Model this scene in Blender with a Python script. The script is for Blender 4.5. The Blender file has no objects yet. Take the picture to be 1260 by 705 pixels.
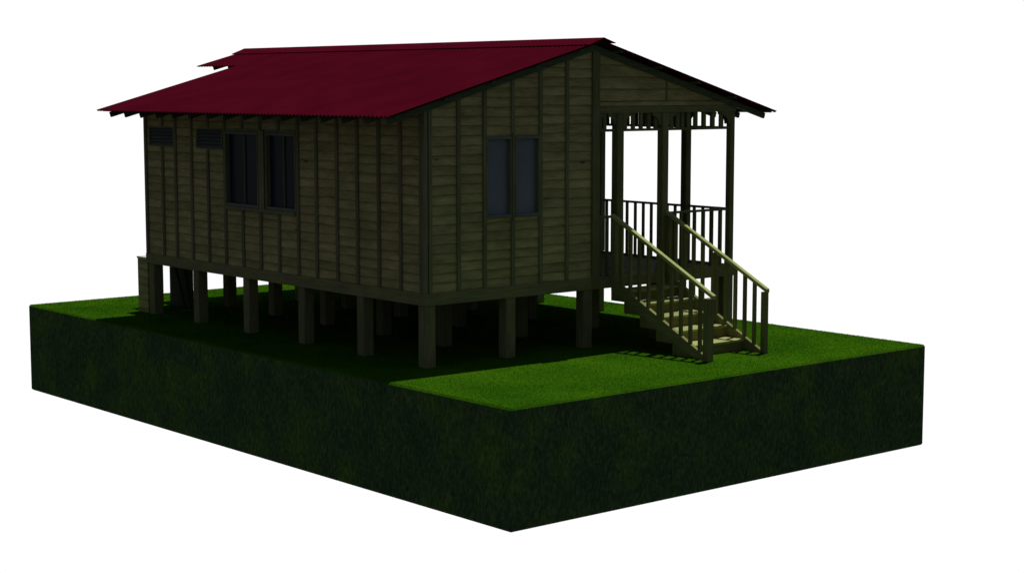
import bpy, math, random
import numpy as np
from mathutils import Vector, Matrix
random.seed(7)
R = math.radians
sc = bpy.context.scene
col = sc.collection

# ------------------------------------------------------------------ camera
CAM = Vector((-16.779, -21.937, 4.46)); PITCH = 0.11353; YAW = 0.70250
cd = bpy.data.cameras.new('camera'); cam = bpy.data.objects.new('camera', cd); col.objects.link(cam)
cd.sensor_width = 36.0; cd.lens = 36.0 * 2158.1 / 1260.0; cd.clip_start = 0.1; cd.clip_end = 2000
FW = Vector((math.sin(YAW)*math.cos(PITCH), math.cos(YAW)*math.cos(PITCH), -math.sin(PITCH)))
cam.location = CAM
cam.rotation_euler = FW.to_track_quat('-Z', 'Y').to_euler()
sc.camera = cam

# ------------------------------------------------------------------ light: one sun, dim sky, bright white studio side behind the model
SUNV = Vector((0.29, 0.10, 1.0)).normalized()
sd = bpy.data.lights.new('sun', 'SUN'); so = bpy.data.objects.new('sun', sd); col.objects.link(so)
sd.energy = 3.5; sd.angle = R(0.5); sd.color = (1.0, 0.97, 0.90)
so.rotation_euler = SUNV.to_track_quat('Z', 'Y').to_euler(); so.location = (6, 4, 20)

w = bpy.data.worlds.new('World'); sc.world = w; w.use_nodes = True
nt = w.node_tree; nt.nodes.clear()
N = nt.nodes.new; L = nt.links.new
out = N('ShaderNodeOutputWorld'); mix = N('ShaderNodeMixShader')
sky = N('ShaderNodeTexSky'); sky.sky_type = 'NISHITA'; sky.sun_disc = False
sky.sun_elevation = math.asin(SUNV.z); sky.sun_rotation = math.atan2(SUNV.x, SUNV.y)
bs = N('ShaderNodeBackground'); L(sky.outputs[0], bs.inputs[0]); bs.inputs[1].default_value = 0.022
amb = N('ShaderNodeBackground'); amb.inputs[0].default_value = (1.0, 0.97, 0.95, 1); amb.inputs[1].default_value = 0.042
add = N('ShaderNodeAddShader'); L(bs.outputs[0], add.inputs[0]); L(amb.outputs[0], add.inputs[1])
bw = N('ShaderNodeBackground'); bw.inputs[0].default_value = (1, 1, 1, 1); bw.inputs[1].default_value = 1.03
tc = N('ShaderNodeTexCoord'); dot = N('ShaderNodeVectorMath'); dot.operation = 'DOT_PRODUCT'
L(tc.outputs['Generated'], dot.inputs[0]); dot.inputs[1].default_value = tuple(FW)
mr = N('ShaderNodeMapRange'); mr.interpolation_type = 'SMOOTHSTEP'
mr.inputs['From Min'].default_value = math.cos(R(38)); mr.inputs['From Max'].default_value = math.cos(R(33))
L(dot.outputs['Value'], mr.inputs['Value'])
sz = N('ShaderNodeSeparateXYZ'); L(tc.outputs['Generated'], sz.inputs[0])
mz = N('ShaderNodeMapRange'); mz.interpolation_type = 'SMOOTHSTEP'
mz.inputs['From Min'].default_value = math.sin(R(19)); mz.inputs['From Max'].default_value = math.sin(R(13))
L(sz.outputs[2], mz.inputs['Value'])
mm = N('ShaderNodeMath'); mm.operation = 'MULTIPLY'; L(mr.outputs[0], mm.inputs[0]); L(mz.outputs[0], mm.inputs[1])
L(mm.outputs[0], mix.inputs[0]); L(add.outputs[0], mix.inputs[1]); L(bw.outputs[0], mix.inputs[2])
L(mix.outputs[0], out.inputs[0])
sc.view_settings.view_transform = 'Standard'; sc.view_settings.look = 'None'
sc.view_settings.exposure = 0; sc.view_settings.gamma = 1

# ------------------------------------------------------------------ materials
def new_mat(name):
    m = bpy.data.materials.new(name); m.use_nodes = True
    t = m.node_tree; b = t.nodes['Principled BSDF']
    return m, t, b
def ramp(t, fac, stops):
    r = t.nodes.new('ShaderNodeValToRGB'); r.color_ramp.elements.remove(r.color_ramp.elements[1])
    r.color_ramp.elements[0].position = stops[0][0]; r.color_ramp.elements[0].color = (*stops[0][1], 1)
    for p, c in stops[1:]:
        e = r.color_ramp.elements.new(p); e.color = (*c, 1)
    t.links.new(fac, r.inputs[0]); return r.outputs[0]
def noise(t, vec, scale, detail=3, rough=0.55):
    n = t.nodes.new('ShaderNodeTexNoise'); n.inputs['Scale'].default_value = scale
    n.inputs['Detail'].default_value = detail; n.inputs['Roughness'].default_value = rough
    t.links.new(vec, n.inputs['Vector']); return n.outputs['Fac']
def mapping(t, vec, scale):
    m = t.nodes.new('ShaderNodeMapping'); m.inputs['Scale'].default_value = scale
    t.links.new(vec, m.inputs['Vector']); return m.outputs[0]
def mul_col(t, a, b, fac=1.0, mode='MULTIPLY'):
    m = t.nodes.new('ShaderNodeMixRGB'); m.blend_type = mode; m.inputs[0].default_value = fac
    t.links.new(a, m.inputs[1]); t.links.new(b, m.inputs[2]); return m.outputs[0]
def M2(t, op, a, b=None):
    m = t.nodes.new('ShaderNodeMath'); m.operation = op
    for i, v in enumerate((a, b)):
        if v is None: continue
        if isinstance(v, (int, float)): m.inputs[i].default_value = v
        else: t.links.new(v, m.inputs[i])
    return m.outputs[0]
BOARD = 0.155
def siding_mat(name, pitch, z0, bay, seed=0.0, irr=0.035):
    """weatherboards: each board of each bay has its own tone, streaked grain, some knots"""
    m, t, b = new_mat(name)
    g = t.nodes.new('ShaderNodeNewGeometry'); sp = t.nodes.new('ShaderNodeSeparateXYZ')
    t.links.new(g.outputs['Position'], sp.inputs[0])
    u = M2(t, 'ADD', sp.outputs[0], sp.outputs[1]); z = sp.outputs[2]
    bayi = M2(t, 'FLOOR', M2(t, 'DIVIDE', M2(t, 'SUBTRACT', u, 0.03), bay))
    wb = t.nodes.new('ShaderNodeTexWhiteNoise'); wb.noise_dimensions = '1D'; t.links.new(bayi, wb.inputs['W'])
    wob = t.nodes.new('ShaderNodeCombineXYZ'); t.links.new(M2(t, 'MULTIPLY', u, 1.1), wob.inputs[0]); t.links.new(M2(t, 'MULTIPLY', z, 3.2), wob.inputs[1]); t.links.new(M2(t, 'MULTIPLY', wb.outputs[0], 20.0), wob.inputs[2])
    wz = M2(t, 'MULTIPLY', M2(t, 'SUBTRACT', noise(t, wob.outputs[0], 1.0, 1), 0.5), irr)
    z = M2(t, 'ADD', M2(t, 'ADD', z, wz), M2(t, 'MULTIPLY', wb.outputs[0], irr * 0.8))
    row = M2(t, 'FLOOR', M2(t, 'DIVIDE', M2(t, 'SUBTRACT', z, z0), pitch))
    cb = t.nodes.new('ShaderNodeCombineXYZ'); t.links.new(row, cb.inputs[0]); t.links.new(bayi, cb.inputs[1]); cb.inputs[2].default_value = seed
    wn = t.nodes.new('ShaderNodeTexWhiteNoise'); wn.noise_dimensions = '3D'; t.links.new(cb.outputs[0], wn.inputs[0])
    cv = t.nodes.new('ShaderNodeCombineXYZ'); t.links.new(u, cv.inputs[0]); t.links.new(z, cv.inputs[1])
    t.links.new(M2(t, 'MULTIPLY', wn.outputs[0], 37.0), cv.inputs[2])
    grain = noise(t, mapping(t, cv.outputs[0], (3.0, 55.0, 1.0)), 1.6, 4, 0.6)
    blot = noise(t, mapping(t, cv.outputs[0], (1.5, 6.0, 1.0)), 1.3, 2)
    base = ramp(t, wn.outputs[0], [(0.0, (0.37, 0.325, 0.15)), (0.5, (0.435, 0.385, 0.178)), (1.0, (0.50, 0.448, 0.21))])
    gr = ramp(t, grain, [(0.30, (0.62, 0.60, 0.56)), (0.60, (1.0, 1.0, 1.0)), (0.8, (1.15, 1.15, 1.15))])
    bl = ramp(t, blot, [(0.3, (0.72, 0.74, 0.70)), (0.7, (1.12, 1.1, 1.08))])
    c = mul_col(t, mul_col(t, base, gr), bl)
    # knots
    vo = t.nodes.new('ShaderNodeTexVoronoi'); vo.inputs['Scale'].default_value = 1.0
    t.links.new(mapping(t, cv.outputs[0], (0.9, 2.6, 1.0)), vo.inputs['Vector'])
    kn = ramp(t, vo.outputs['Distance'], [(0.035, (0.35, 0.28, 0.2)), (0.075, (1, 1, 1))])
    c = mul_col(t, c, kn)
    # open joint line near the lap of each board
    fr = M2(t, 'FRACT', M2(t, 'DIVIDE', M2(t, 'SUBTRACT', z, z0), pitch))
    ln = ramp(t, fr, [(0.0, (0.52, 0.49, 0.44)), (0.06, (0.80, 0.78, 0.73)), (0.16, (1.06, 1.06, 1.04)), (0.55, (1.04, 1.04, 1.03)), (0.93, (0.86, 0.85, 0.83)), (1.0, (0.55, 0.52, 0.47))])
    c = mul_col(t, c, ln)
    t.links.new(c, b.inputs['Base Color']); b.inputs['Roughness'].default_value = 0.8
    b.inputs['Specular IOR Level'].default_value = 0.05
    bp = t.nodes.new('ShaderNodeBump'); bp.inputs['Strength'].default_value = 0.35; bp.inputs['Distance'].default_value = 0.01
    t.links.new(grain, bp.inputs['Height']); t.links.new(bp.outputs[0], b.inputs['Normal'])
    return m
def timber_mat(name, dark, mid, light, axis=2, gs=45.0):
    m, t, b = new_mat(name)
    g = t.nodes.new('ShaderNodeNewGeometry'); oi = t.nodes.new('ShaderNodeObjectInfo')
    s = [gs, gs, gs]; s[axis] = 2.0
    v = mapping(t, g.outputs['Position'], s)
    gr = noise(t, v, 1.0, 4, 0.6)
    c = ramp(t, gr, [(0.28, dark), (0.52, mid), (0.78, light)])
    tone = ramp(t, oi.outputs['Random'], [(0, (0.82, 0.84, 0.80)), (1, (1.12, 1.1, 1.05))])
    c = mul_col(t, c, tone)
    big = ramp(t, noise(t, g.outputs['Position'], 1.7, 3), [(0.3, (0.82, 0.84, 0.86)), (0.7, (1.1, 1.08, 1.02))])
    c = mul_col(t, c, big)
    t.links.new(c, b.inputs['Base Color']); b.inputs['Roughness'].default_value = 0.75
    b.inputs['Specular IOR Level'].default_value = 0.05
    bp = t.nodes.new('ShaderNodeBump'); bp.inputs['Strength'].default_value = 0.3; bp.inputs['Distance'].default_value = 0.006
    t.links.new(gr, bp.inputs['Height']); t.links.new(bp.outputs[0], b.inputs['Normal'])
    return m
M_SIDE = siding_mat('weatherboard_wood', BOARD, 1.2, 0.6)
M_GABLE = siding_mat('gable_board_wood', 0.205, 4.2, 1.15, 3.0, 0.0)
M_BAT = timber_mat('batten_wood', (0.135, 0.135, 0.075), (0.185, 0.185, 0.105), (0.24, 0.245, 0.15))
M_BEAMX = timber_mat('beam_wood_across', (0.15, 0.145, 0.07), (0.205, 0.20, 0.10), (0.26, 0.255, 0.135), 0)
M_BEAMY = timber_mat('beam_wood_along', (0.15, 0.145, 0.07), (0.205, 0.20, 0.10), (0.26, 0.255, 0.135), 1)
M_POST = timber_mat('post_wood', (0.12, 0.12, 0.055), (0.17, 0.17, 0.08), (0.22, 0.225, 0.11))
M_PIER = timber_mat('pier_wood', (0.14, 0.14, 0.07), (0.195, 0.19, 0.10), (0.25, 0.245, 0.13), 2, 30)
M_RAIL = timber_mat('handrail_wood', (0.33, 0.37, 0.14), (0.43, 0.48, 0.19), (0.52, 0.57, 0.25), 1)
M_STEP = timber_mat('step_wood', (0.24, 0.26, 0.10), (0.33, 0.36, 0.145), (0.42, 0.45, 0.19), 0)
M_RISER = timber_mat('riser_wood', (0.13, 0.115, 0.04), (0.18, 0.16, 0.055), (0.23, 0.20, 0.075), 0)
M_STRING = timber_mat('stringer_wood', (0.17, 0.17, 0.072), (0.225, 0.225, 0.095), (0.29, 0.295, 0.125), 1)
M_STRUP = timber_mat('stair_post_wood', (0.145, 0.14, 0.06), (0.195, 0.19, 0.08), (0.25, 0.245, 0.105), 2)
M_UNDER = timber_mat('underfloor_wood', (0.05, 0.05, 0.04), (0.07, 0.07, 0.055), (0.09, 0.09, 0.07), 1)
M_RAFT = timber_mat('rafter_wood', (0.055, 0.075, 0.05), (0.085, 0.11, 0.07), (0.12, 0.145, 0.09), 0)
def plain(name, c, rough=0.6, spec=0.3, n=None):
    m, t, b = new_mat(name)
    g = t.nodes.new('ShaderNodeNewGeometry')
    v = ramp(t, noise(t, g.outputs['Position'], n or 3.0, 4), [(0.3, tuple(x*0.85 for x in c)), (0.7, tuple(x*1.1 for x in c))])
    t.links.new(v, b.inputs['Base Color']); b.inputs['Roughness'].default_value = rough
    b.inputs['Specular IOR Level'].default_value = spec
    return m
M_ROOF = plain('red_corrugated_metal', (0.074, 0.0033, 0.0115), 0.8, 0.0, 1.2)
M_GLASS_F = plain('glass_painted_reflection', (0.14, 0.165, 0.21), 0.3, 0.35, 1.0)  # front panes: paler than the side panes, reflection painted into the base colour
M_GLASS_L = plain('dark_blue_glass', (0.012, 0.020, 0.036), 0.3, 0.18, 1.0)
M_FRAME = plain('grey_blue_window_frame', (0.15, 0.18, 0.165), 0.6, 0.1, 8)
M_DARK = plain('dark_louvre_void', (0.02, 0.025, 0.02), 0.9, 0.1)
M_PALE = plain('pale_box_top', (0.55, 0.58, 0.48), 0.8, 0.1, 5)

# grass: top and sides of the cut block
def grass_mat():
    m, t, b = new_mat('turf')
    g = t.nodes.new('ShaderNodeNewGeometry')
    sp = t.nodes.new('ShaderNodeSeparateXYZ'); t.links.new(g.outputs['Normal'], sp.inputs[0])
    f1 = noise(t, g.outputs['Position'], 38.0, 4, 0.7)
    f2 = noise(t, g.outputs['Position'], 0.55, 4)
    top = ramp(t, f1, [(0.32, (0.014, 0.066, 0.002)), (0.52, (0.034, 0.112, 0.003)), (0.72, (0.066, 0.165, 0.006))])
    top = mul_col(t, top, ramp(t, f2, [(0.32, (0.60, 0.70, 0.8)), (0.68, (1.25, 1.15, 1.1))]))
    wv = t.nodes.new('ShaderNodeTexNoise'); wv.inputs['Scale'].default_value = 2.2; t.links.new(g.outputs['Position'], wv.inputs['Vector'])
    wa = t.nodes.new('ShaderNodeMixRGB'); wa.blend_type = 'ADD'; wa.inputs[0].default_value = 0.30
    t.links.new(g.outputs['Position'], wa.inputs[1]); t.links.new(wv.outputs['Color'], wa.inputs[2])
    s1 = noise(t, mapping(t, wa.outputs[0], (15.0, 15.0, 6.5)), 1.4, 7, 0.72)
    s2 = noise(t, g.outputs['Position'], 1.1, 4, 0.6)
    side = ramp(t, s1, [(0.32, (0.036, 0.062, 0.026)), (0.52, (0.080, 0.140, 0.050)), (0.70, (0.150, 0.250, 0.075))])
    side = mul_col(t, side, ramp(t, s2, [(0.35, (0.72, 0.76, 0.92)), (0.52, (0.94, 0.94, 0.94)), (0.70, (1.25, 1.35, 0.7))]))
    mx = t.nodes.new('ShaderNodeMixRGB'); t.links.new(M2(t, 'GREATER_THAN', sp.outputs[2], 0.5), mx.inputs[0])
    t.links.new(side, mx.inputs[1]); t.links.new(top, mx.inputs[2])
    t.links.new(mx.outputs[0], b.inputs['Base Color']); b.inputs['Roughness'].default_value = 0.9
    b.inputs['Specular IOR Level'].default_value = 0.0
    bp = t.nodes.new('ShaderNodeBump'); bp.inputs['Strength'].default_value = 0.6; bp.inputs['Distance'].default_value = 0.03
    t.links.new(f1, bp.inputs['Height']); t.links.new(bp.outputs[0], b.inputs['Normal'])
    return m
M_TURF = grass_mat()
def blade_mat():
    m, t, b = new_mat('grass_blades')
    g = t.nodes.new('ShaderNodeNewGeometry')
    f = noise(t, g.outputs['Position'], 30.0, 3, 0.7)
    c = ramp(t, f, [(0.3, (0.020, 0.080, 0.002)), (0.52, (0.044, 0.130, 0.004)), (0.75, (0.105, 0.215, 0.012))])
    c = mul_col(t, c, ramp(t, noise(t, g.outputs['Position'], 0.55, 4), [(0.32, (0.58, 0.68, 0.8)), (0.68, (1.25, 1.15, 1.1))]))
    t.links.new(c, b.inputs['Base Color']); b.inputs['Roughness'].default_value = 0.9
    b.inputs['Specular IOR Level'].default_value = 0.0
    return m
M_BLADE = blade_mat()

# ------------------------------------------------------------------ mesh helpers
class MB:
    def __init__(s): s.v = []; s.f = []
    def box(s, x0, x1, y0, y1, z0, z1):
        i = len(s.v)
        s.v += [(x0,y0,z0),(x1,y0,z0),(x1,y1,z0),(x0,y1,z0),(x0,y0,z1),(x1,y0,z1),(x1,y1,z1),(x0,y1,z1)]
        s.f += [tuple(i+k for k in q) for q in ((0,3,2,1),(4,5,6,7),(0,1,5,4),(1,2,6,5),(2,3,7,6),(3,0,4,7))]
        return s
    def prism(s, pts, a, b, axis):
        """pts: 2-D outline; axis 'x': outline is (y,z), swept from a to b in x; 'y': outline is (x,z)"""
        i = len(s.v); n = len(pts)
        for q in (a, b):
            for p in pts:
                s.v.append((q, p[0], p[1]) if axis == 'x' else (p[0], q, p[1]) if axis == 'y' else (p[0], p[1], q))
        s.f.append(tuple(range(i, i+n))); s.f.append(tuple(range(i+2*n-1, i+n-1, -1)))
        for k in range(n):
            k2 = (k+1) % n
            s.f.append((i+k, i+n+k, i+n+k2, i+k2))
        return s
    def mesh(s, name, mat, bevel=0.0, origin=(0,0,0)):
        import bmesh
        me = bpy.data.meshes.new(name)
        me.from_pydata([(x-origin[0], y-origin[1], z-origin[2]) for x, y, z in s.v], [], s.f)
        bm = bmesh.new(); bm.from_mesh(me)
        bmesh.ops.recalc_face_normals(bm, faces=bm.faces)
        if bevel:
            bmesh.ops.bevel(bm, geom=bm.edges[:] , offset=bevel, segments=1, affect='EDGES', profile=0.5)
        bm.to_mesh(me); bm.free(); me.materials.append(mat)
        return me
    def build(s, name, mat, parent=None, bevel=0.0, origin=(0,0,0)):
        o = bpy.data.objects.new(name, s.mesh(name, mat, bevel, origin)); col.objects.link(o)
        o.location = origin
        if parent: o.parent = parent
        return o
def ring(axis, u0, u1, z0, z1, wu, wz, d0, d1, name, mat, parent):
    """one connected rectangular frame; axis 'x': lies in the y-z plane (left wall), 'y': in the x-z plane"""
    O = [(u0,z0),(u1,z0),(u1,z1),(u0,z1)]; I = [(u0+wu,z0+wz),(u1-wu,z0+wz),(u1-wu,z1-wz),(u0+wu,z1-wz)]
    mb = MB()
    for d in (d0, d1):
        for p in O+I: mb.v.append((d, p[0], p[1]) if axis == 'x' else (p[0], d, p[1]))
    for k in range(4):
        k2 = (k+1) % 4
        mb.f += [(k, k2, 4+k2, 4+k), (8+k, 12+k, 12+k2, 8+k2), (k, 8+k, 8+k2, k2), (4+k, 4+k2, 12+k2, 12+k)]
    return mb.build(name, mat, parent)
def empty(name, loc, label, cat, parent=None):
    o = bpy.data.objects.new(name, None); col.objects.link(o); o.location = loc
    o.empty_display_size = 0.3
    if label: o['label'] = label
    if cat: o['category'] = cat
    if parent: o.parent = parent
    return o
def put(src, loc, parent, name=None):
    """a copy of one mesh object at another place (parents all sit at the origin)"""
    o = src.copy(); col.objects.link(o); o.location = loc; o.parent = parent
    return o

# ------------------------------------------------------------------ dimensions
XR = 7.14; YB = 9.0; XM = 3.57            # house outline, ridge line
ZE = 4.009; SL = 0.275; OX = 0.858; YF = -0.246; YR = 9.33; YX = 11.02
def roofz(x): return ZE + SL*(x + OX) if x <= XM else ZE + SL*(XR + OX - x)
ZB0, ZB1 = 1.0, 1.2

# ------------------------------------------------------------------ the block of ground
gx0, gy0, gx1, gy1, gz = -1.23, -3.541, 8.233, 11.836, -1.77
g = MB().box(gx0, gx1, gy0, gy1, gz, 0.0)
ground = g.build('ground', M_TURF, None, 0.03)
ground['kind'] = 'structure'

# ------------------------------------------------------------------ the house
house = empty('stilt_house', (0, 0, 0), 'timber house on square stilts with dark red corrugated roof, corner porch and front stairs', 'house')

# piers
pier0 = None
for i, cx in enumerate((0.10, 1.77, 3.50, 5.25, 7.04)):
    for j, cy in enumerate((0.10, 1.79, 3.56, 5.37, 7.16, 8.87)):
        if pier0 is None:
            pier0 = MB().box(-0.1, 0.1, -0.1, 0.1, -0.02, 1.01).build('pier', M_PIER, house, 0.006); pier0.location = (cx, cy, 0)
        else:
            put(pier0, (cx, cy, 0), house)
# perimeter beams (butted end to end) and bearers below the floor
MB().box(-0.03, XR+0.03, -0.03, 0.09, ZB0, ZB1).build('floor_beam', M_BEAMX, house, 0.004)
MB().box(-0.03, 0.09, 0.092, YB-0.092, ZB0, ZB1-0.002).build('floor_beam', M_BEAMY, house, 0.004)
MB().box(XR-0.09, XR+0.03, 0.092, YB-0.092, ZB0, ZB1-0.002).build('floor_beam', M_BEAMY, house, 0.004)
MB().box(-0.03, XR+0.03, YB-0.09, YB+0.03, ZB0, ZB1).build('floor_beam', M_BEAMX, house, 0.004)
for cx in (1.77, 3.50, 5.25):
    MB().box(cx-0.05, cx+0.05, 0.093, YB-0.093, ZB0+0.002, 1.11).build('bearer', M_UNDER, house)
# floor of the rooms; porch deck
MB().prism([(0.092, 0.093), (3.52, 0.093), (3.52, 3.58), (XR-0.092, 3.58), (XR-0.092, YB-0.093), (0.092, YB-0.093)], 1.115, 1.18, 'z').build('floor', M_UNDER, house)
dk = MB()
y = 0.095
while y < 3.45:
    dk.box(3.66, XR-0.092, y, y+0.135, 1.125, 1.168); y += 0.142
dk.build('porch_deck', M_POST, house)

# ---- weatherboard walls
def clip(poly, a, b, c):
    """keep a*x+b*z<=c"""
    o = []
    for i in range(len(poly)):
        p, q = poly[i], poly[(i+1) % len(poly)]
        dp, dq = a*p[0]+b*p[1]-c, a*q[0]+b*q[1]-c
        if dp <= 0: o.append(p)
        if (dp < 0 < dq) or (dq < 0 < dp):
            t = dp/(dp-dq); o.append((p[0]+(q[0]-p[0])*t, p[1]+(q[1]-p[1])*t))
    return o
def boards(mb, u0, u1, z0, z1, pitch, put3, holes=(), roof=False, zstart=None, lap=0.004):
    zs = zstart if zstart is not None else z0
    k = 0
    while zs + k*pitch < z1:
        za, zb = max(zs+k*pitch, z0), min(zs+(k+1)*pitch, z1)
        k += 1
        if zb <= za + 1e-4: continue
        cuts = sorted({za, zb} | {h[i] for h in holes for i in (2, 3) if za < h[i] < zb})
        for c0, c1 in zip(cuts, cuts[1:]):
            us = sorted({u0, u1} | {min(max(h[i], u0), u1) for h in holes for i in (0, 1) if h[2] < (c0+c1)/2 < h[3]})
            for a, b in zip(us, us[1:]):
                if b-a < 1e-4 or any(h[0]-1e-6 <= (a+b)/2 <= h[1]+1e-6 and h[2] < (c0+c1)/2 < h[3] for h in holes): continue
                poly = [(a, c0), (b, c0), (b, c1), (a, c1)]
                if roof:
                    lim = 0.06
                    poly = clip(poly, -SL, 1, ZE+SL*OX-lim)
                    if len(poly) > 2: poly = clip(poly, SL, 1, ZE+SL*(XR+OX)-lim)
                if len(poly) < 3: continue
                i = len(mb.v); n = len(poly)
                zr = zs+(k-1)*pitch
                for p in poly: mb.v.append(put3(p[0], p[1], lap*(1-(p[1]-zr)/pitch)))
                for p in poly: mb.v.append(put3(p[0], p[1], -0.03))
                mb.f.append(tuple(range(i, i+n))); mb.f.append(tuple(range(i+2*n-1, i+n-1, -1)))
                for q in range(n):
                    q2 = (q+1) % n; mb.f.append((i+q, i+n+q, i+n+q2, i+q2))
on_left = lambda u, z, o: (-o, u, z)
on_front = lambda u, z, o: (u, -o, z)
on_right = lambda u, z, o: (XR+o, u, z)
on_back = lambda u, z, o: (u, YB+o, z)
on_porch_side = lambda u, z, o: (3.62+o, u, z)
on_porch_back = lambda u, z, o: (u, 3.56-o, z)
WZ0, WZ1 = 2.29, 3.65
LW = [(3.63, 4.60, WZ0, WZ1), (4.84, 5.97, WZ0, WZ1), (6.07, 7.00, 3.31, 3.68), (7.84, 8.80, 3.31, 3.68)]
FWN = [(1.23, 1.755, 2.33, 3.66), (1.835, 2.36, 2.33, 3.66)]
m = MB(); boards(m, 0.0, YB, 1.2, 4.19, BOARD, on_left, LW); m.build('side_wall', M_SIDE, house)
m = MB(); boards(m, 0.0, 3.60, 1.2, 5.3, BOARD, on_front, FWN, True); m.build('front_wall', M_SIDE, house)
m = MB(); boards(m, 3.60, YB, 1.2, 4.19, BOARD, on_right); m.build('side_wall', M_SIDE, house)
m = MB(); boards(m, 0.0, XR, 1.2, 5.3, BOARD, on_back, (), True); m.build('rear_wall', M_SIDE, house)
m = MB(); boards(m, 0.04, 3.53, 1.17, 4.7, BOARD, on_porch_side, [(1.6, 2.5, 1.17, 3.25)]); w_ps = m.build('porch_wall', M_SIDE, house)
m = MB(); boards(m, 3.64, XR-0.04, 1.17, 4.3, BOARD, on_porch_back); m.build('porch_wall', M_SIDE, house)
# front gable above the porch, with wider plain boards
m = MB(); boards(m, 3.72, 7.30, 4.20, 5.3, 0.205, on_front, (), True, 4.20, 0.008); gab = m.build('gable_wall', M_GABLE, house)
MB().box(3.735, 7.12, -0.022, 0.02, 4.125, 4.195).build('trim', M_GABLE, gab)
MB().box(5.335, 5.365, -0.02, -0.002, 4.197, 4.60).build('trim', M_BAT, gab)
# a door in the porch side wall
dr = MB().box(3.585, 3.60, 1.62, 2.48, 1.19, 3.22).build('door', M_BAT, house)
MB().box(3.60, 3.645, 1.55, 1.60, 1.19, 3.30).box(3.60, 3.645, 2.50, 2.55, 1.19, 3.30).box(3.60, 3.645, 1.602, 2.498, 3.25, 3.30).build('frame', M_BEAMX, dr)
MB().box(3.601, 3.64, 1.68, 1.72, 2.15, 2.2).build('handle', M_FRAME, dr)

# ---- battens over the boards
def vb(name, xa, xb, ya, yb, za, zb, mat=M_BAT, bevel=0.004):
    return MB().box(xa, xb, ya, yb, za, zb).build(name, mat, house, bevel)
T = 0.034
LB = [0.63, 1.22, 1.82, 2.41, 3.02, 3.59, 4.20, 4.80, 5.40, 6.00, 6.60, 7.20, 7.80, 8.30]
for yv in LB:
    segs = [(1.202, 4.12)]
    if yv in (4.20, 5.40): segs = [(1.202, WZ0-0.07), (WZ1+0.05, 4.12)]
    if yv in (6.60, 8.30): segs = [(1.202, 3.29), (3.70, 4.12)]
    if yv == 7.20: segs = [(1.202, 4.12)]
    for a, b in segs: vb('batten', -T, -0.001, yv-0.036, yv+0.036, a, b)
for xv in (0.66, 1.20, 1.795, 2.40, 2.99):
    top = roofz(xv) - 0.10
    segs = [(1.202, top)]
    if xv == 1.795: segs = [(1.202, 2.27), (3.71, top)]
    for a, b in segs: vb('batten', xv-0.036, xv+0.036, -T, -0.001, a, b)
# corner boards
vb('corner_board', -0.040, -0.001, 0.03, 0.115, 1.202, 4.12)
vb('corner_board', -0.040, 0.022, -0.040, 0.028, 1.202, 4.13)
vb('corner_board', 0.045, 0.115, -0.038, -0.001, 1.202, roofz(0.05)-0.12)
vb('corner_board', -0.040, -0.001, YB-0.09, YB-0.005, 1.202, 4.12)
vb('corner_board', 3.555, 3.715, -0.050, 0.10, 1.0, 5.05, M_POST)
vb('corner_board', XR-0.08, XR+0.04, 3.49, 3.59, 1.202, 4.1)
for xv in [XR+0.0]:
    for yv in (4.2, 4.8, 5.4, 6.0, 6.6, 7.2, 7.8, 8.4, 8.93): vb('batten', xv+0.001, xv+T, yv-0.036, yv+0.036, 1.202, 4.1)
for xv in (0.04, 0.63, 1.22, 1.82, 2.41, 3.0, 3.6, 4.2, 4.8, 5.4, 6.0, 6.6, 7.1): vb('batten', xv-0.036, xv+0.036, YB+0.001, YB+T, 1.202, roofz(xv)-0.12)

# ---- side windows (two, recessed, each with one thin mullion)
def side_window(y0, y1, mull):
    z0, z1 = WZ0, WZ1
    fr = ring('x', y0, y1, z0, z1, 0.032, 0.02, -0.040, 0.085, 'window', M_BAT, house)
    MB().box(-0.047, 0.083, y0+0.034, y1-0.034, z0+0.021, z0+0.055).build('sill', M_FRAME, fr, 0.003)
    MB().box(-0.042, 0.083, y0+0.034, y1-0.034, z1-0.05, z1-0.021).build('head', M_FRAME, fr, 0.003)
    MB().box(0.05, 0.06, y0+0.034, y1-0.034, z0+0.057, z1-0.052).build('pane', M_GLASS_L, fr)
    MB().box(0.028, 0.048, mull-0.016, mull+0.016, z0+0.057, z1-0.052).build('mullion', M_POST, fr)
side_window(3.63, 4.60, 4.10); side_window(4.84, 5.97, 5.40)
vb('batten', -0.055, -0.035, 4.63, 4.80, WZ0-0.03, WZ1+0.03)
vb('window_trim', -0.030, -0.016, 3.66, 5.94, WZ1+0.002, WZ1+0.045)
vb('window_trim', -0.060, -0.016, 3.66, 5.94, WZ0-0.06, WZ0-0.002, M_BAT)
# ---- front window (two recessed panes)
for k, (x0, x1, z0, z1) in enumerate(FWN):
    fr = ring('y', x0, x1, z0, z1, 0.022, 0.015, -0.035, 0.07, 'window', M_BAT, house)
    MB().box(x0+0.024, x1-0.024, -0.045, 0.068, z0+0.016, z0+0.05).build('sill', M_FRAME, fr, 0.002)
    MB().box(x0+0.024, x1-0.024, -0.040, 0.068, z1-0.055, z1-0.016).build('head', M_FRAME, fr, 0.002)
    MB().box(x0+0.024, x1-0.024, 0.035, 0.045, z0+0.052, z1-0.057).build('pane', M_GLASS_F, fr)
vb('batten', 1.772, 1.818, -0.045, -0.016, 2.28, 3.70)
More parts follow.
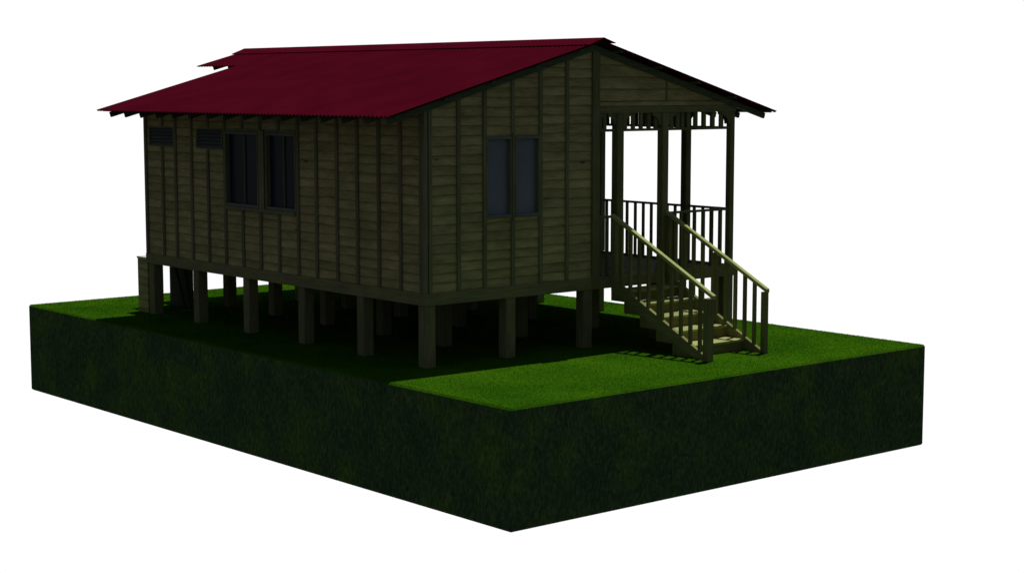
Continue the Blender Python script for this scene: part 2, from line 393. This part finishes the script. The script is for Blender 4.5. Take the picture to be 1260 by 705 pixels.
# ---- louvred vents
def vent(y0, y1):
    z0, z1 = 3.31, 3.68
    o = ring('x', y0, y1, z0, z1, 0.03, 0.02, -0.03, 0.05, 'louvre_vent', M_BAT, house)
    MB().box(0.055, 0.065, y0, y1, z0, z1).build('backing', M_DARK, o)
    n = 5
    for k in range(n):
        zc = z0+0.02+(k+0.5)*(z1-z0-0.04)/n
        MB().prism([(-0.028, zc-0.030), (-0.022, zc-0.034), (0.045, zc+0.020), (0.039, zc+0.024)], y0+0.032, y1-0.032, 'y').build('slat', M_FRAME, o)
vent(6.07, 7.00); vent(7.84, 8.80)

# ------------------------------------------------------------------ roof
def slope(name, xa, xb, ya, yb, zoff=0.0):
    """corrugated sheet between x=xa (low) and x=xb (ridge), ribs run down the slope"""
    pit = 0.11; seg = 8
    n = int(round((yb-ya)/pit*seg)); xs = np.linspace(xa, xb, 9)
    V = []; F = []
    for side in (0, 1):
        for i in range(n+1):
            yy = ya+(yb-ya)*i/n
            h = 0.013*math.cos(2*math.pi*(yy-ya)/pit)
            for xx in xs:
                xt = xx
                V.append((xt, yy, roofz(xx) - 0.013 + h - side*0.006 + zoff))
    m_ = len(xs); S = (n+1)*m_
    for i in range(n):
        for j in range(m_-1):
            a = i*m_+j
            F.append((a, a+1, a+m_+1, a+m_)); F.append((S+a, S+a+m_, S+a+m_+1, S+a+1))
    for i in range(n):
        for j in (0, m_-1):
            a = i*m_+j; F.append((a, a+m_, S+a+m_, S+a))
    for j in range(m_-1):
        for i in (0, n):
            a = i*m_+j; F.append((a, S+a, S+a+1, a+1))
    mb = MB(); mb.v = V; mb.f = F
    return mb
rl = slope('roof', -OX, XM-0.01, YF, YR); mbx = slope('roof', 2.35, XM-0.01, YR+0.001, YX)
k = len(rl.v); rl.v += mbx.v; rl.f += [tuple(q+k for q in f) for f in mbx.f]
roof = rl.build('roof', M_ROOF, house)
for p in roof.data.polygons: p.use_smooth = False
rr = slope('roof', XR+OX, XM+0.01, YF, YR); mbx = slope('roof', XR+OX, XM+0.01, YR+0.001, YX)
k = len(rr.v); rr.v += mbx.v; rr.f += [tuple(q+k for q in f) for f in mbx.f]
roof2 = rr.build('roof', M_ROOF, house)
# ridge capping
zc = roofz(XM)
cp = MB()
cp.prism([(XM-0.32, zc-0.076), (XM, zc+0.045), (XM+0.27, zc-0.040), (XM+0.27, zc-0.050), (XM, zc+0.030), (XM-0.32, zc-0.088)], YF-0.05, YX+0.06, 'y')
cp.build('ridge_cap', M_ROOF, roof)
# purlins and rafters
for s in (0, 1):
    for d in (-0.70, 0.25, 1.2, 2.15, 3.1):
        xa = d if s == 0 else XR-d
        yb = YR-0.01 if (d < 2.3 and s == 0) else YX-0.02
        z = roofz(xa)-0.036
        e = SL*0.025*(1 if s == 0 else -1)
        MB().prism([(xa-0.025, z-0.034-e), (xa+0.025, z-0.034+e), (xa+0.025, z+e), (xa-0.025, z-e)], YF+0.01, yb, 'y').build('purlin', M_RAFT, house)
def rafter(yc, wd, s, xl=-0.76):
    xa, xb = (xl, XM-0.002) if s == 0 else (XR-xl, XM+0.002)
    za, zb = roofz(xa)-0.072, roofz(XM)-0.072
    pts = [(xa, za-0.095), (xa, za), (xb, zb), (xb, zb-0.105)]
    dx = 0.03 if s == 0 else -0.03
    pts[0] = (xa+dx, za-0.095)
    return MB().prism(pts, yc-wd/2, yc+wd/2, 'y').build('rafter', M_RAFT, house)
for j in range(16):
    yc = j*0.6 + (0.0 if j else -0.028)
    for s in (0, 1): rafter(yc if j < 15 else 8.98, 0.05, s)
    if j == 15: break
for yc in (9.6, 10.2, 10.8):
    rafter(yc, 0.05, 0, 2.62); rafter(yc, 0.05, 1)

# rear wing below the roof that runs on
MB().box(3.62, XR, YB+0.05, 10.72, 1.2, 4.15).build('rear_wing', M_SIDE, house)

# ------------------------------------------------------------------ porch
PA, PB = 4.25, 5.345
def post(x0, y0, s, za, zb, name='porch_post'):
    return MB().box(x0, x0+s, y0, y0+s, za, zb).build(name, M_POST, house, 0.006)
post(4.145, -0.034, 0.152, 1.202, 3.998); post(5.245, -0.034, 0.145, 1.202, 3.998)
post(7.022, 0.0, 0.113, 1.202, 3.998); post(7.0, 1.10, 0.14, 1.168, 3.998)
post(7.02, 3.50, 0.12, 1.168, 3.998)
MB().box(3.718, 7.145, -0.015, 0.115, 4.0, 4.12).build('porch_beam', M_BEAMX, house, 0.003)
MB().box(7.02, 7.14, 0.118, 3.55, 4.0, 4.12).build('porch_beam', M_BEAMY, house, 0.003)
def along(p0, p1, a, b, z, axis):
    return None
bal0 = MB().box(-0.021, 0.021, -0.021, 0.021, 0, 1.0)
# lower railings
def railing(axis, fixed, a, b, spots):
    rl = empty('railing', (0, 0, 0), None, None, house)
    if axis == 'y': t_ = MB().box(fixed-0.035, fixed+0.035, a, b, 2.205, 2.245)
    else: t_ = MB().box(a, b, fixed-0.035, fixed+0.035, 2.205, 2.245)
    t_.build('top_rail', M_POST, rl, 0.003)
    first = None
    for sp in spots:
        loc = (fixed, sp, 1.169) if axis == 'y' else (sp, fixed, 1.169)
        zl = 1.035
        if first is None:
            first = MB().box(-0.022, 0.022, -0.022, 0.022, 0, zl).build('baluster', M_POST, rl); first.location = loc
        else: put(first, loc, rl)
    return rl
railing('y', 7.08, 0.128, 1.098, (0.30, 0.52, 0.73, 0.95))
railing('y', 7.08, 1.242, 3.418, (1.45, 1.66, 1.88, 2.09, 2.31, 2.53, 2.76, 2.98, 3.18, 3.34))
railing('x', 0.045, 5.392, 7.020, (5.50, 5.62, 5.80, 5.95, 6.15, 6.38, 6.60, 6.83))
railing('x', 0.045, 3.717, 4.143, (3.80, 3.98))
# frieze under the beams: thin rail, short bars and curved brackets
def bracket(mb, axis, fixed, c, sgn, r=0.27, th=0.03):
    pts = [(0, 0), (0, -r)]
    wdt = 0.05
    out_ = [(r*(1-math.cos(t)), -r*(1-math.sin(t))) for t in [i*math.pi/2/8 for i in range(9)]]
    # concave quarter bracket: thick at the corner between post and beam
    o = [(0.0, -r)] + [(wdt + (r-wdt)*(1-math.cos(i*math.pi/2/8)), -r + (r-wdt)*math.sin(i*math.pi/2/8)) for i in range(9)] + [(r, 0.0), (r-0.06, 0.0)]
    inner = [(0.0, -r+0.12), ]
    prof = o + [(0.10, -0.02), (0.0, -0.10)]
    prof = [(0.0, -r), (wdt, -r)] + [(wdt+(r-wdt)*(1-math.cos(i*math.pi/2/8)), -r+(r-wdt)*math.sin(i*math.pi/2/8)) for i in range(1, 9)] + [(r, 0.0), (0.0, 0.0)]
    prof = [(c+sgn*a, 3.999+b) for a, b in prof]
    mb.prism(prof, fixed-th/2, fixed+th/2, axis)
def frieze(axis, fixed, a, b, spots, posts):
    fr = empty('frieze', (0, 0, 0), None, None, house)
    # posts interrupt the rail
    segs = []; cur = a
    for (p0, p1) in posts:
        if p0 > cur: segs.append((cur, p0))
        cur = p1
    if b > cur: segs.append((cur, b))
    for s0, s1 in segs:
        if axis == 'x': MB().box(s0+0.001, s1-0.001, fixed-0.025, fixed+0.025, 3.685, 3.73).build('rail', M_POST, fr)
        else: MB().box(fixed-0.025, fixed+0.025, s0+0.001, s1-0.001, 3.685, 3.73).build('rail', M_POST, fr)
    first = None
    for sp in spots:
        loc = (sp, fixed, 3.731) if axis == 'x' else (fixed, sp, 3.731)
        if first is None:
            first = MB().box(-0.036, 0.036, -0.02, 0.02, 0, 0.268).build('bar', M_POST, fr) if axis == 'x' else MB().box(-0.02, 0.02, -0.044, 0.044, 0, 0.268).build('bar', M_POST, fr)
            first.location = loc
        else: put(first, loc, fr)
    for s0, s1 in segs:
        for c, sg in ((s0, 1), (s1, -1)):
            mb = MB(); bracket(mb, 'y' if axis == 'x' else 'x', fixed-0.028, c, sg, 0.22 if s1-s0 > 0.6 else 0.19)
            mb.build('bracket', M_POST, fr)
frieze('x', 0.045, 3.716, 7.021, (3.78, 3.90, 4.39, 4.58, 4.77, 4.96, 5.13, 5.52, 5.68, 5.80, 5.95, 6.13, 6.36, 6.59, 6.80), [(4.145, 4.297), (5.245, 5.390)])
frieze('y', 7.08, 0.126, 3.42, (0.30, 0.52, 0.74, 0.95, 1.34, 1.45, 1.57, 1.66, 1.88, 2.08, 2.31, 2.53, 2.77, 3.0, 3.18, 3.34), [(1.10, 1.24)])

# ------------------------------------------------------------------ front staircase
st = empty('staircase', (0, 0, 0), None, None, house)
XL0, XR0 = 4.04, 5.36           # centre lines of the two flights of rail
NS = 6; RISE = 1.17/NS; RUN = 0.39; Y0 = 0.03
def ztop(y): return 1.20 + 0.50*y     # top edge of the stringers
for k in range(1, NS):
    zt = 1.17-RISE*k; yb = min(-RUN*(k-1)+Y0, -0.036); yf = -RUN*k+Y0-0.02
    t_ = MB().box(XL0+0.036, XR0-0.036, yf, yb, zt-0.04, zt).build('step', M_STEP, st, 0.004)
for k in range(1, NS):
    zt = 1.17-RISE*k; yf = -RUN*k+Y0+0.0
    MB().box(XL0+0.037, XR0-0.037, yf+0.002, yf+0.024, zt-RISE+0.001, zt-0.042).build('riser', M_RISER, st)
for xc in (XL0, XR0):
    yb_, ye = -0.034, -2.318
    pts = [(yb_, ztop(yb_)-0.23), (yb_, ztop(yb_)), (ye, ztop(ye)), (ye, 0.0), (-2.02, -0.0)]
    MB().prism(pts, xc-0.034, xc+0.034, 'x').build('stringer', M_STRING, st, 0.003)
    # saw-tooth carriage pieces under each step
    cm = MB()
    pr = [(-0.036, ztop(-0.036)-0.10), (-1.95, ztop(-1.95)-0.10), (-1.95, 0.002), (-1.53, 0.002)]
    for k in range(4, 0, -1):                   # saw-tooth underside
        zb_ = 0.78-RISE*(k-1); yb2 = Y0-RUN*k
        pr += [(yb2, zb_), (min(yb2+RUN, -0.036), zb_)]
    cm.prism(pr, xc-0.030, xc+0.030, 'x')
    cm.build('carriage', M_POST, st)
    nw = (0.14, 0.0, 0.12) if xc == XL0 else (0.06, 0.03, 0.10)
    MB().box(xc-nw[0], xc+nw[1], -2.32-nw[2], -2.320, 0.0, 1.035).build('newel_post', M_STRUP, st, 0.006)
    # sloping handrail
    y0, y1 = -0.036, -2.445 if xc == XL0 else -2.425
    zt = lambda q: 2.10+0.497*(q+0.39)
    MB().prism([(y0, zt(y0)-0.065), (y0, zt(y0)), (y1, zt(y1)), (y1, zt(y1)-0.065)], xc-0.04, xc+0.04, 'x').build('handrail', M_RAIL, st, 0.004)
    # middle and top posts of the flight
    for yp, wp in ((-1.20, 0.045), (-0.095, 0.045)):
        MB().box(xc-0.045, xc+0.045, yp-wp, yp+wp, ztop(yp)-0.03, zt(yp)-0.085).build('newel_post', M_STRUP, st, 0.003)
    yb = -0.26; n = 0
    while yb > -2.30:
        za, zb = ztop(yb)-0.005, zt(yb)-0.062
        MB().prism([(yb-0.027, za-0.0135), (yb+0.027, za+0.0135), (yb+0.027, zb+0.0135), (yb-0.027, zb-0.0135)], xc-0.026, xc+0.026, 'x').build('baluster', M_STRUP, st)
        yb -= 0.22
        if abs(yb+1.20) < 0.09: yb -= 0.11

# ------------------------------------------------------------------ behind the house
MB().box(0.36, 2.2, 9.035, 10.0, 0.93, 0.99).build('rear_shade_slab', M_UNDER, house)  # unseen slab added to cast shade on the grass behind the house
sp_ = MB().box(1.0, 1.03, 9.05, 9.95, 0.0, 0.928).build('boarded_screen', M_UNDER, house)
MB().prism([(9.30, 0.02), (9.42, 0.02), (9.86, 0.925), (9.74, 0.925)], 0.97, 0.998, 'x').build('brace', M_UNDER, sp_)
MB().prism([(9.08, 0.02), (9.14, 0.02), (9.40, 0.925), (9.34, 0.925)], 0.97, 0.998, 'x').build('brace', M_UNDER, sp_)

bx = empty('boarded_box', (0.17, 9.24, 0), 'low boarded box with pale flat top behind the rear corner pier at far left', 'box')
q = MB().box(0.0, 0.35, 9.035, 9.43, 0.002, 1.066)
o = q.build('side_boards', M_SIDE, None, 0.003); o.parent = bx; o.matrix_parent_inverse = Matrix.Translation(-bx.location)
o = MB().box(-0.012, 0.352, 9.034, 9.442, 1.068, 1.105).build('lid', M_PALE, None, 0.003); o.parent = bx; o.matrix_parent_inverse = Matrix.Translation(-bx.location)

# ------------------------------------------------------------------ short grass on top of the block
rng = np.random.default_rng(3)
NB = 300000
px = rng.uniform(gx0+0.01, gx1-0.01, NB); py = rng.uniform(gy0+0.01, gy1-0.01, NB)
ang = rng.uniform(0, 2*math.pi, NB); hh = rng.uniform(0.006, 0.016, NB); ww = rng.uniform(0.0025, 0.005, NB)
lean = rng.uniform(0.0, 0.012, NB); la = rng.uniform(0, 2*math.pi, NB)
V = np.zeros((NB, 3, 3))
V[:,0,0] = px-ww*np.cos(ang); V[:,0,1] = py-ww*np.sin(ang)
V[:,1,0] = px+ww*np.cos(ang); V[:,1,1] = py+ww*np.sin(ang)
V[:,2,0] = px+lean*np.cos(la); V[:,2,1] = py+lean*np.sin(la); V[:,2,2] = hh
V[:,:2,2] = -0.002
me = bpy.data.meshes.new('grass')
me.vertices.add(NB*3); me.vertices.foreach_set('co', V.reshape(-1))
me.loops.add(NB*3); me.loops.foreach_set('vertex_index', np.arange(NB*3, dtype=np.int32))
me.polygons.add(NB); me.polygons.foreach_set('loop_start', np.arange(0, NB*3, 3, dtype=np.int32))
me.update(calc_edges=True); me.validate(); me.materials.append(M_BLADE)
go = bpy.data.objects.new('grass', me); col.objects.link(go)
go['kind'] = 'stuff'; go['label'] = 'short mown green grass covering the top of the ground block'; go['category'] = 'grass'
